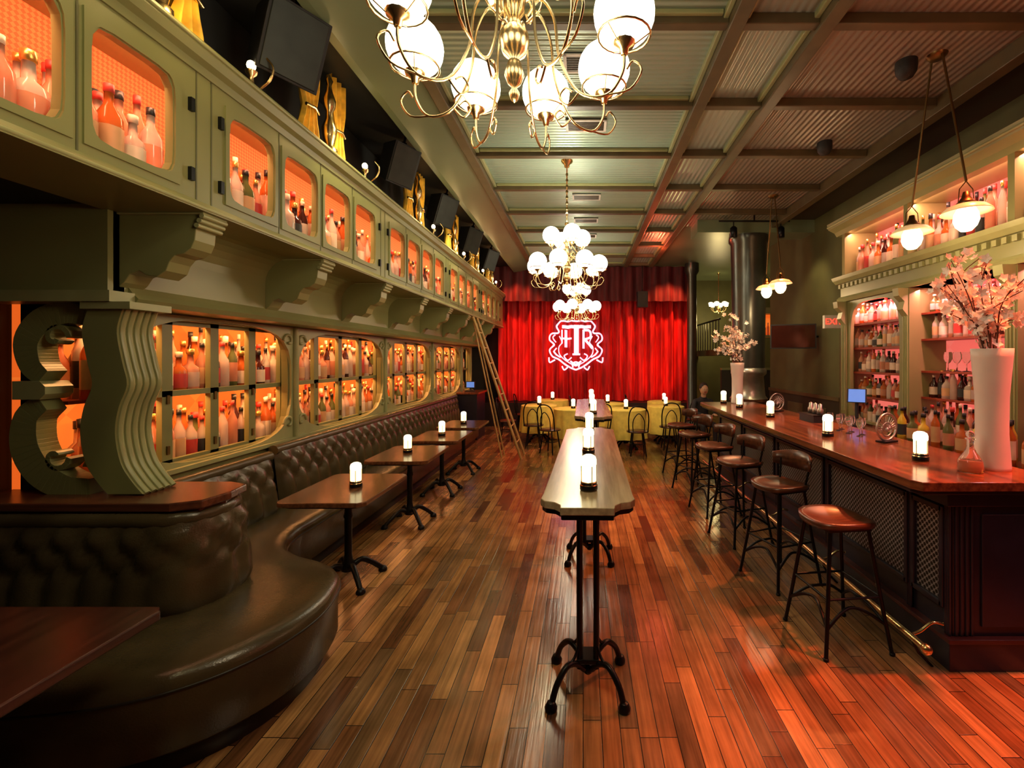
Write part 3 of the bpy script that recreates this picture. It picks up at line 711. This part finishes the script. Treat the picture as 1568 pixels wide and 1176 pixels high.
b.prism([(-.01,.28),(.015,.28),(.075,.44),(.05,.44)],'x',-.10,.10,'black_plastic')
b.prism([(-.013,.29),(-.009,.29),(.048,.435),(.043,.435)],'x',-.085,.085,'screen_blue')
p=b.build('pos_terminal',loc=(3.2,5.35,.97),rot=(0,0,-.6)); 
# ---------------------------------------------------------------- vases with blossoms
def blossom(name,loc,vh,vr,br_h,spread,nb,nf,seed,dirx=-.1,fs_=1):
    R=random.Random(seed); b=MB()
    b.lathe([(0,0),(vr*.9,0),(vr*.92,.02),(vr*.8,vh*.3),(vr*.82,vh*.6),(vr,vh*.93),(vr*1.03,vh),(vr*.93,vh),(vr*.8,vh*.7),(0,vh*.65)],(0,0,0),'porcelain',24)
    for i in range(nb):
        a=R.uniform(0,2*pi); sp=R.uniform(.3,1)*spread
        tip=Vector((math.cos(a)*sp+dirx*spread,math.sin(a)*sp,vh+R.uniform(.2,1)*br_h))
        p0=Vector((0,0,vh*.7)); m1=Vector((tip.x*.25,tip.y*.25,vh+.12*br_h))
        P=spline([p0,m1,m1.lerp(tip,.5)+Vector((R.uniform(-.04,.04),R.uniform(-.04,.04),.02)),tip],5)
        b.tube(P,[.006*(1-.7*k/len(P)) for k in range(len(P))],'twig',5)
        subs=[P]
        for _ in range(2):
            q=P[R.randint(6,13)]; e=q+Vector((R.uniform(-.15,.15),R.uniform(-.15,.15),R.uniform(0,.14)))*(spread/.3); s_=[q,q.lerp(e,.5)+Vector((0,0,.01)),e]; b.tube(s_,.003,'twig',5); subs.append(spline(s_,4))
        for k in range(nf):
            Q=R.choice(subs); f=Q[R.randint(len(Q)//4,len(Q)-1)]+Vector((R.uniform(-.03,.03),R.uniform(-.03,.03),R.uniform(-.025,.03)))
            nrm=Vector((R.uniform(-1,1),R.uniform(-1.4,.4),R.uniform(-.3,1))).normalized(); t1=nrm.orthogonal().normalized(); t2=nrm.cross(t1); rr=R.uniform(.020,.034)*fs_
            m=R.choice(['blossom_pink','blossom_white','blossom_white'])
            vs=[];fs=[]
            for j in range(5):
                q=2*pi*j/5; d=t1*math.cos(q)+t2*math.sin(q); e=t1*math.cos(q+1.2)+t2*math.sin(q+1.2)
                g=len(vs); mid=(t1*math.cos(q+.6)+t2*math.sin(q+.6))
                vs+=[f,f+d*rr*.75+nrm*rr*.3,f+mid*rr*1.15+nrm*rr*.45,f+e*rr*.75+nrm*rr*.3]; fs.append((g,g+1,g+2,g+3))
            b.add(vs,fs,m)
    b.build(name,loc=loc)
blossom('blossom_vase',(2.52,2.82,1.085),.74,.10,.55,.38,16,28,3,-.25,1.0)
blossom('blossom_vase',(2.36,7.0,1.085),.62,.10,.85,.42,11,22,5,-.05,1.1)
# ---------------------------------------------------------------- pillar(s)
b=MB()
b.lathe([(.34,0),(.34,.3),(.30,.34),(.30,.95),(.33,1.0),(.33,1.05)],(0,0,0),'seat_wood',28,False)
b.lathe([(.33,1.05),(.29,1.1),(.28,1.2),(.26,1.45),(.31,1.5),(.31,1.56),(.28,1.6)],(0,0,0),'pillar_silver',28)
b.lathe([(.28,1.6),(.285,2.2),(.30,3.2),(.315,3.85),(.35,3.9),(.35,3.98)],(0,0,0),'pillar_paint',32)
b.build('column',loc=(3.02,8.35,0))
b=MB(); b.lathe([(.2,0),(.2,.15),(.13,.2),(.12,3.9),(.18,4.0),(.18,CZ)],(0,0,0),'pillar_paint',24); b.build('column',loc=(2.78,11.7,0))
# ---------------------------------------------------------------- stage, curtain
simple('stage_platform',-3.2,2.9,11.98,13.15,0,.62,'stage_black')
def cy(x,amp=.085,per=.27): return 12.45+amp*math.sin(x*2*pi/per+1.3*math.sin(x*2.3))+.03*math.sin(x*41)+.03*math.sin(x*9.7)
def drape(b,x0,x1,f,z0,z1,m,res=.016,nz=6):
    n=int((x1-x0)/res); vs=[];fs=[]
    for i in range(n+1):
        x=x0+(x1-x0)*i/n
        for k in range(nz+1): vs.append((x,f(x),z0+(z1-z0)*k/nz))
    for i in range(n):
        for k in range(nz): a=i*(nz+1)+k; fs.append((a,a+nz+1,a+nz+2,a+1))
    b.add(vs,fs,m,True)
b=MB(); drape(b,-2.3,2.85,cy,.63,4.0,'red_velvet'); b.build('stage_curtain')
b=MB(); drape(b,-2.35,2.95,lambda x:11.99+.045*math.sin(x*2*pi/.33),3.28,4.19,'dark_velvet'); b.build('curtain_valance')
b=MB()
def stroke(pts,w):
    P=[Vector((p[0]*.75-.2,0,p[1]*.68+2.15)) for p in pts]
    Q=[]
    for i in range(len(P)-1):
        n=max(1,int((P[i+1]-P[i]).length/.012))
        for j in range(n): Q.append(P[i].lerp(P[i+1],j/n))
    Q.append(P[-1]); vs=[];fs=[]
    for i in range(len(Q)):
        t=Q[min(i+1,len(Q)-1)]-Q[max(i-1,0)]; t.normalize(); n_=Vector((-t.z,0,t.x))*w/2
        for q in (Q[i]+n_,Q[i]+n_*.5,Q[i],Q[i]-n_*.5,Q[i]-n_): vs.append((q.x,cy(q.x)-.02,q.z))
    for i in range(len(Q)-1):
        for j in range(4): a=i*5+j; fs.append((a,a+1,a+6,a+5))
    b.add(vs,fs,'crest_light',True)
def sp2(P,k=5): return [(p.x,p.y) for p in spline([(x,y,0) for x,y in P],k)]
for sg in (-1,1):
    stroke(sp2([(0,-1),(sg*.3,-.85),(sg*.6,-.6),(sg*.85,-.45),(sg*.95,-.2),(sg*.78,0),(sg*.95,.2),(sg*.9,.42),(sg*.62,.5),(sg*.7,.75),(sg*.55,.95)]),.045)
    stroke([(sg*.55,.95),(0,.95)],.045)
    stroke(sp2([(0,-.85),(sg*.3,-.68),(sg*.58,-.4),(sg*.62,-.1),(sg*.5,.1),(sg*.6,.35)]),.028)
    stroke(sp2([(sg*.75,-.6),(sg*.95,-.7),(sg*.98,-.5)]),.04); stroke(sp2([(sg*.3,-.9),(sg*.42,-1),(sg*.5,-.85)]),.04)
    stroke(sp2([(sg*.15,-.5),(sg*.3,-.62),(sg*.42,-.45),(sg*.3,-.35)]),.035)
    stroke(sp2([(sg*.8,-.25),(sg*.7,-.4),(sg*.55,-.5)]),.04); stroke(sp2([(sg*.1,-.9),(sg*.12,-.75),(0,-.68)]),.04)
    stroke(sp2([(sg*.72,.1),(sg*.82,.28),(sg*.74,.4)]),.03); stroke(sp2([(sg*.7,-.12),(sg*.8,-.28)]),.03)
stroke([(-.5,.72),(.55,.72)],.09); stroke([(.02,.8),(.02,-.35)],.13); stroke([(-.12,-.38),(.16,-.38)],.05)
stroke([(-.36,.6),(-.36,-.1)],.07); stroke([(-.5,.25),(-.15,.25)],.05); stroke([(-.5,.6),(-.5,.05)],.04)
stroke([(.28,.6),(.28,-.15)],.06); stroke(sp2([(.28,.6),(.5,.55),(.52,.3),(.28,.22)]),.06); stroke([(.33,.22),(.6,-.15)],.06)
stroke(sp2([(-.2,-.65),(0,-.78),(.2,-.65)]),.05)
b.build('projected_crest')  # projector light modelled as glowing strips just in front of the curtain
b=MB(); b.box(-.13,.13,-.12,.12,-.2,.2,'black_plastic'); b.box(-.11,.11,-.13,-.12,-.18,.18,'grille'); b.tube([(0,0,.2),(0,0,.92)],.012,'black_metal',6)
b.build('stage_speaker',loc=(1.5,11.6,3.07+.2))
# ---------------------------------------------------------------- upper left: speakers, gold drapes, lamps
b=MB(); b.prism([(-.17,-.29),(.17,-.22),(.19,.24),(-.19,.29)],'x',-.2,.2,'black_plastic'); 
b.prism([(-.185,-.27),(-.172,-.27),(-.19,.27),(-.20,.27)],'x',-.18,.18,'grille')
b.box(-.03,.03,-.03,.03,.22,.34,'black_metal'); b.tube([(0,0,.34),(0,0,.42)],.02,'black_metal',6)
spk=b.build('hanging_speaker',loc=(-2.0,3.1,3.87),rot=(math.radians(18),math.radians(6),math.radians(50)),bevel=.01); spk.scale=(.9,.85,.8)
for y in (5.05,6.6,8.2,9.8):
    o=inst(spk,(-2.04,y,3.90)); o.rotation_euler=(math.radians(18),math.radians(6),math.radians(50)); o.scale=(.75,.75,.75)
for i,y in enumerate((2.2,3.72,5.75,7.4,8.95,10.4)):
    b=MB()
    def f(yy): return -2.15+.035*math.sin(yy*2*pi/.075)
    for y0_,wd in ((-.14,.15),(.26,.13)):
        vs=[];fs=[];n=44
        for j in range(n+1):
            t=-wd+2*wd*j/n
            for k in range(9):
                z=3.462+.71*k/8; pinch=1-.5*math.exp(-((z-3.72)/.12)**2)
                vs.append((f(t),y0_+t*pinch,z))
        for j in range(n):
            for k in range(8): a=j*9+k; fs.append((a,a+9,a+10,a+1))
        b.add(vs,fs,'gold_curtain',True)
        b.tube([(-2.12,y0_-.08,3.72),(-2.10,y0_,3.73),(-2.12,y0_+.08,3.72)],.014,'brass',6)
    b.lathe([(.06,0),(.06,.04),(.035,.06),(.05,.14),(.06,.20),(.03,.28),(.025,.34),(.045,.38),(.05,.44),(.03,.50),(.015,.56),(.03,.60),(.0,.66)],(-2.10,.06,3.46),'brass',14)
    b.build('gold_drape',loc=(0,y,0))
    b=MB(); b.lathe([(0,0),(.05,0),(.055,.015),(.02,.03),(.012,.1),(.03,.12),(.035,.14)],(0,0,0),'brass',12); b.sphere((0,0,.175),.026,'bulb',12,8,(1,1,1.2))
    b.tube(spline([(.05,0,.02),(.12,0,.08),(.14,0,.16),(.1,0,.22)],4),.007,'brass',6)
    b.build('gallery_lamp',loc=(-2.12,y+.72,3.46)); plight('drape_fill',(-1.92,y+.1,3.58),(1,.66,.26),3.5,.05)  # point light is an added fill for the drapes, set apart from the bulb
# ---------------------------------------------------------------- ladder
b=MB()
A=Vector((-1.08,8.0,0)); T=Vector((-2.0,8.3,2.53))
for dy in (0,.42):
    o=Vector((0,dy,0)); b.tube([A+o,T+o*.75],.024,'ladder_wood',4)
for k in range(1,9):
    t=k/9; p=A.lerp(T,t); b.tube([p,p+Vector((0,.42*(1-.25*t),0))],.014,'ladder_wood',6)
b.tube([Vector((-1.45,8.15,0)),T+Vector((0,.05,-.1))],.014,'ladder_wood',4); b.tube([Vector((-1.45,8.42,0)),T+Vector((0,.27,-.1))],.014,'ladder_wood',4)
b.build('wooden_ladder')
# ---------------------------------------------------------------- dining tables and chairs
def dtable():
    b=MB(); R=.38
    b.lathe([(0,.77),(R,.77),(R+.01,.762)],(0,0,0),'yellow_cloth',36)
    vs=[];fs=[];n=72;k=6
    for j in range(n):
        t=2*pi*j/n
        for i in range(k+1):
            h=i/k; r=R+.01+h*.05*(1+.8*math.sin(t*12))*.6; vs.append((r*math.cos(t),r*math.sin(t),.762-.55*h))
    for j in range(n):
        for i in range(k): a=j*(k+1)+i; c=((j+1)%n)*(k+1)+i; fs.append((a,a+1,c+1,c))
    b.add(vs,fs,'yellow_cloth',True); pedestal(b,.76)
    return b
dt=dtable().build('dining_table',loc=(-.95,9.9,0))
for p in ((-.2,9.2),(.55,10.3),(1.75,9.7),(1.9,10.75),(-.75,11.2),(.85,9.1)): inst(dt,(p[0],p[1],0))
b=MB()
b.lathe([(0,.45),(.2,.45),(.205,.44),(.2,.425),(0,.425)],(0,0,0),'seat_wood',20)
for q in range(4):
    a=pi/4+q*pi/2; b.tube([(.13*math.cos(a),.13*math.sin(a),.43),(.2*math.cos(a),.2*math.sin(a),0)],.013,'black_metal',7)
b.tube([(.15*math.cos(t),.15*math.sin(t),.22) for t in [2*pi*i/20 for i in range(20)]],.008,'black_metal',6,closed=True)
b.tube(spline([(-.17,.12,.43),(-.18,.17,.7),(-.13,.2,.87),(0,.22,.92),(.13,.2,.87),(.18,.17,.7),(.17,.12,.43)],5),.012,'black_metal',7)
b.tube(spline([(-.1,.15,.44),(-.1,.18,.65),(0,.2,.78),(.1,.18,.65),(.1,.15,.44)],5),.009,'black_metal',7)
ch=b.build('bentwood_chair',loc=(-1.0,9.2,0),rot=(0,0,pi))
for x,y,r_ in ((-1.65,9.85,pi/2),(.3,8.72,pi+.5),(-.62,8.6,pi-.5),(1.0,8.4,pi),(1.7,8.98,pi),(2.45,9.95,-pi/2),(1.22,10.95,pi/2),(-.1,10.55,pi/2),(-1.45,11.0,pi/2),(1.15,9.85,pi/2)):
    inst(ch,(x,y,0),r_)
b=MB(); b.box(-2.72,-2.3,9.9,10.7,0,1.0,'dark_navy'); b.box(-2.74,-2.26,9.86,10.74,1.0,1.04,'bar_wood')
b.box(-2.6,-2.4,10.1,10.2,1.04,1.07,'black_plastic'); b.tube([(-2.5,10.15,1.07),(-2.5,10.17,1.15)],.02,'black_plastic',8); b.box(-2.60,-2.40,10.13,10.16,1.12,1.27,'black_plastic'); b.box(-2.585,-2.415,10.125,10.13,1.135,1.255,'screen_blue'); b.build('server_station',bevel=.005)
# ---------------------------------------------------------------- right rear wall details
b=MB(); b.box(3.99,4.05,7.1,9.8,0,1.1,'wall_brown'); b.box(3.97,4.05,7.1,9.8,1.1,1.16,'beam_olive')
for y in (7.5,8.3,9.1): b.box(3.98,3.99,y,y+.6,.2,.95,'beam_olive')
b.build('trim_wainscot')
b=MB(); b.box(4.0,4.04,6.25,7.0,0,2.1,'dark_paint'); b.box(3.97,4.04,6.17,6.25,0,2.18,'beam_olive'); b.box(3.97,4.04,7.0,7.08,0,2.18,'beam_olive'); b.box(3.97,4.04,6.25,7.0,2.1,2.18,'beam_olive'); b.build('door_1')
b=MB(); b.box(-.14,.14,-.03,.03,-.1,.1,'exit_box'); ex=b.build('exit_sign',loc=(3.82,7.0,2.33),bevel=.004)
b=MB(); b.tube([(.1,0,.1),(.22,0,.1)],.01,'black_metal',6); b.build('sign_bracket',parent=ex)
tx=D.curves.new('lettering','FONT'); tx.body='EXIT'; tx.size=.13; tx.align_x='CENTER'; tx.align_y='CENTER'; tx.extrude=.003; tx.materials.append(D.materials['exit_red'])
to=D.objects.new('lettering',tx); S.collection.objects.link(to); to.parent=ex; to.location=(0,-.034,0); to.rotation_euler=(pi/2,0,0)
b=MB(); b.box(-.36,.36,-.03,.03,-.21,.21,'black_plastic'); b.box(-.34,.34,-.034,-.03,-.19,.19,'bottle_dark'); b.tube([(.3,.03,0),(.42,.2,0)],.02,'black_metal',8)
b.build('wall_television',loc=(3.6,7.85,2.15),rot=(0,0,-.35))
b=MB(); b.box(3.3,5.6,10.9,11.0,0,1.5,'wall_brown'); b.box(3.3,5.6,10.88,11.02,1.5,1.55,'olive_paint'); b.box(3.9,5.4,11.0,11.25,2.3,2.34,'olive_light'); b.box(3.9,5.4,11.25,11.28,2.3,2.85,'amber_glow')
b.box(3.9,3.95,10.95,11.28,0,3.0,'olive_light'); b.box(5.35,5.4,10.95,11.28,0,3.0,'olive_light'); b.box(3.9,5.4,10.95,11.28,2.85,3.0,'olive_light')
for k in range(9): b.tube([(3.35,11.3+.25*k,2.0),(3.35,11.3+.25*k,2.75)],.012,'black_metal',5)
b.tube([(3.35,11.2,2.75),(3.35,13.6,2.75)],.025,'black_metal',6); b.box(3.3,3.6,11.2,14.1,1.85,2.0,'olive_dark')
for k in range(14): rnd_bottle(b,4.02+k*.095,11.12,2.34,1)
b.build('rear_partition')
b=MB(); b.lathe([(0,-.2),(.02,-.18),(.05,-.1),(.02,-.02),(.01,.1),(.01,.9),(.05,.94)],(0,0,0),'brass',12)
for q in range(6):
    a=q*pi/3; c,s_=math.cos(a),math.sin(a); b.tube(spline([(0,0,-.1),(c*.1,s_*.1,-.16),(c*.2,s_*.2,-.1),(c*.22,s_*.22,0)],4),.008,'brass',6); b.lathe([(.02,0),(.05,.0),(.07,.1),(.03,.12)],(c*.22,s_*.22,0),'bulb2',10)
b.build('alcove_chandelier',loc=(3.85,13,CZ-.94)); plight('alcove_glow',(3.85,13,2.8),(1,.75,.3),45,.2)
b=MB(); b.lathe([(0,-.14),(.05,-.13),(.075,-.09),(.08,-.05),(.08,0)],(0,0,0),'black_plastic',18); o=b.build('security_camera',loc=(2.65,3.75,CZ)); inst(o,(2.72,5.15,CZ))
b=MB()
for dx in (-.35,.45):
    b.lathe([(.0,-.16),(.06,-.16),(.06,0),(.03,.03)],(dx,0,0),'black_metal',14); b.tube([(dx,0,.02),(dx,0,.12)],.01,'black_metal',6)
b.tube([(-.6,0,.12),(.6,0,.12)],.015,'black_metal',6); b.tube([(0,0,.12),(0,0,.22)],.015,'black_metal',6)
o=b.build('stage_spotlights',loc=(2.9,7.75,CZ-.22))
# ---------------------------------------------------------------- seated person
def person(loc,rz):
    J=[(0,0,.50),(0,-.02,.68),(0,-.05,.86),(0,-.09,.98),(0,-.12,1.06),
       (.17,-.08,.95),(.22,-.15,.72),(.12,-.36,.70),(-.17,-.08,.95),(-.22,-.15,.72),(-.12,-.36,.70),
       (.09,-.02,.49),(.12,-.42,.50),(.12,-.40,.10),(.12,-.54,.04),(-.09,-.02,.49),(-.12,-.42,.50),(-.12,-.40,.10),(-.12,-.54,.04)]
    Rr=[.13,.12,.14,.08,.05,.06,.045,.028,.06,.045,.028,.09,.06,.042,.035,.09,.06,.042,.035]
    Ed=[(0,1),(1,2),(2,3),(3,4),(2,5),(5,6),(6,7),(2,8),(8,9),(9,10),(0,11),(11,12),(12,13),(13,14),(0,15),(15,16),(16,17),(17,18)]
    me=D.meshes.new('body'); me.from_pydata(J,Ed,[]); 
    o=D.objects.new('seated_person',me); S.collection.objects.link(o)
    sk=o.modifiers.new('skin','SKIN'); ss=o.modifiers.new('sub','SUBSURF'); ss.levels=2; ss.render_levels=2
    for i,r in enumerate(Rr): me.skin_vertices[0].data[i].radius=(r,r*.85)
    me.skin_vertices[0].data[0].use_root=True
    me.materials.append(D.materials['shirt_dark'])
    o.location=loc; o.rotation_euler=(0,0,rz)
    b=MB(); c=(0,-.14,1.17)
    b.sphere(c,.1,'skin',18,12,(.78,.92,1.15)); b.tube([(0,-.11,1.02),(0,-.13,1.1)],.05,'skin',10)
    b.sphere((0,c[1]+.018,c[2]+.025),.104,'hair',18,10,(.82,.92,1.1))
    b.lathe([(0,.02),(.008,.0),(.012,-.025),(0,-.03)],(0,c[1]-.095,c[2]),'skin',8)
    for s_ in (-1,1):
        b.sphere((s_*.03,c[1]-.083,c[2]+.01),.011,'label_white',8,6); b.sphere((s_*.03,c[1]-.092,c[2]+.01),.006,'hair',6,5); b.sphere((s_*.08,c[1]+.005,c[2]-.005),.02,'skin',8,6,(.4,.7,1.2))
        h=Vector((s_*.12,-.38,.70)); b.sphere(h,.04,'skin',10,6,(.9,1.1,.45))
        for k in range(4):
            x=h.x+(k-1.5)*.018; l=(.055,.065,.06,.045)[k]; b.tube([(x,h.y-.03,h.z),(x,h.y-.03-l*.6,h.z-.004),(x,h.y-.03-l,h.z-.016)],[.009,.0085,.007],'skin',6)
        b.tube([(h.x-s_*.03,h.y,h.z),(h.x-s_*.055,h.y-.025,h.z-.002),(h.x-s_*.055,h.y-.05,h.z-.008)],[.011,.009,.008],'skin',6)
    b.tube([(-.025,c[1]-.083,c[2]-.05),(0,c[1]-.088,c[2]-.052),(.025,c[1]-.083,c[2]-.05)],.005,'label_red',6)
    b.build('head_and_hands',parent=o)
person((2.36,9.12,0),.1)
inst(ch,(2.36,9.17,0),0)
# ---------------------------------------------------------------- lights
for y in (1.5,4,6.5,9.,): area('gallery_led',(GX-.06,y+.4,3.30),(0,math.radians(30),0),(1,.42,.21),30,.04,2.4)
for y in (3.7,5.9,8.1,10.2): 
    area('case_led',(-2.925,y,2.03),(0,math.radians(25),0),(1,.44,.15),22,.03,2.0)
    area('case_led',(-2.935,y,1.495),(0,math.radians(25),0),(1,.40,.12),16,.02,2.0)
for y in (1.9,3.7,5.2): 
    area('backbar_led',(X0+.03,y,3.36),(0,math.radians(-30),0),(1,.42,.32),24,.05,1.5)
    area('backbar_led',(X0+.06,y,2.47),(0,math.radians(-20),0),(1,.30,.32),32,.05,1.4)
spot('stage_light',(-1.9,11.2,4.0),(-1.5,12.4,2.2),(1,.16,.06),180,75)
spot('stage_light',(2.4,11.2,4.0),(2.0,12.4,2.2),(1,.20,.07),250,75)
spot('stage_light',(-2.0,10.8,1.1),(-1.6,12.4,1.6),(1,.10,.05),80,70)
spot('stage_light',(2.4,10.9,1.1),(1.9,12.4,1.6),(1,.12,.05),80,70)
spot('stage_light',(.3,9.2,4.0),(.2,12.4,1.8),(1,.06,.06),60,55)
spot('red_spot',(2.9,2.35,4.05),(2.25,1.75,0),(1,.11,.03),900,58,.05,.8)
spot('red_spot',(3.2,3.4,4.05),(1.95,1.75,0),(1,.13,.035),700,44,.05)
spot('red_spot',(3.1,5.0,4.0),(1.45,3.9,0),(1,.24,.07),480,52,.05)
spot('red_spot',(3.1,7.0,4.0),(1.3,6.0,0),(1,.24,.07),420,52,.05)
spot('red_spot',(-.2,9.0,4.0),(-1.4,9.4,0),(1,.05,.04),180,60,.05)
spot('dining_fill',(.6,7.6,4.0),(.5,9.7,.7),(1,.85,.5),110,62)  # added fill that brightens the tablecloths, no fixture belongs to it
plight('red_wash',(1.55,9.6,3.95),(1,.12,.05),20,.1)
plight('red_wash',(3.0,2.2,3.4),(1,.30,.15),7,.1)
plight('red_wash',(-.4,10.9,1.6),(1,.08,.04),10,.2)
spot('bar_downlight',(3.6,7.6,3.9),(3.8,8.2,1.8),(1,.75,.35),50,80)
spot('column_fill',(1.9,6.6,3.9),(3.0,8.35,2.4),(1,.85,.6),60,45)  # added light to give the column its highlight, no fixture belongs to it
spot('cove_downlight',(-1.55,4.0,3.98),(-2.6,4.2,2.0),(1,.90,.46),44,90)
spot('cove_downlight',(-1.55,7.0,3.98),(-2.6,7.2,2.0),(1,.90,.46),44,90)
spot('booth_downlight',(-1.5,.6,3.98),(-2.2,2.6,1.8),(1,.88,.46),34,76)
w=D.worlds.new('world'); S.world=w; w.use_nodes=True; w.node_tree.nodes['Background'].inputs[0].default_value=(1,.8,.55,1); w.node_tree.nodes['Background'].inputs[1].default_value=.03
# ---------------------------------------------------------------- camera
c=D.cameras.new('camera'); co=D.objects.new('camera',c); S.collection.objects.link(co); S.camera=co
co.location=(0,0,1.76); co.rotation_euler=(pi/2,0,0)
c.sensor_width=36; c.lens=700/1568*36; c.shift_x=-109/1568; c.shift_y=-38/1568; c.clip_start=.05
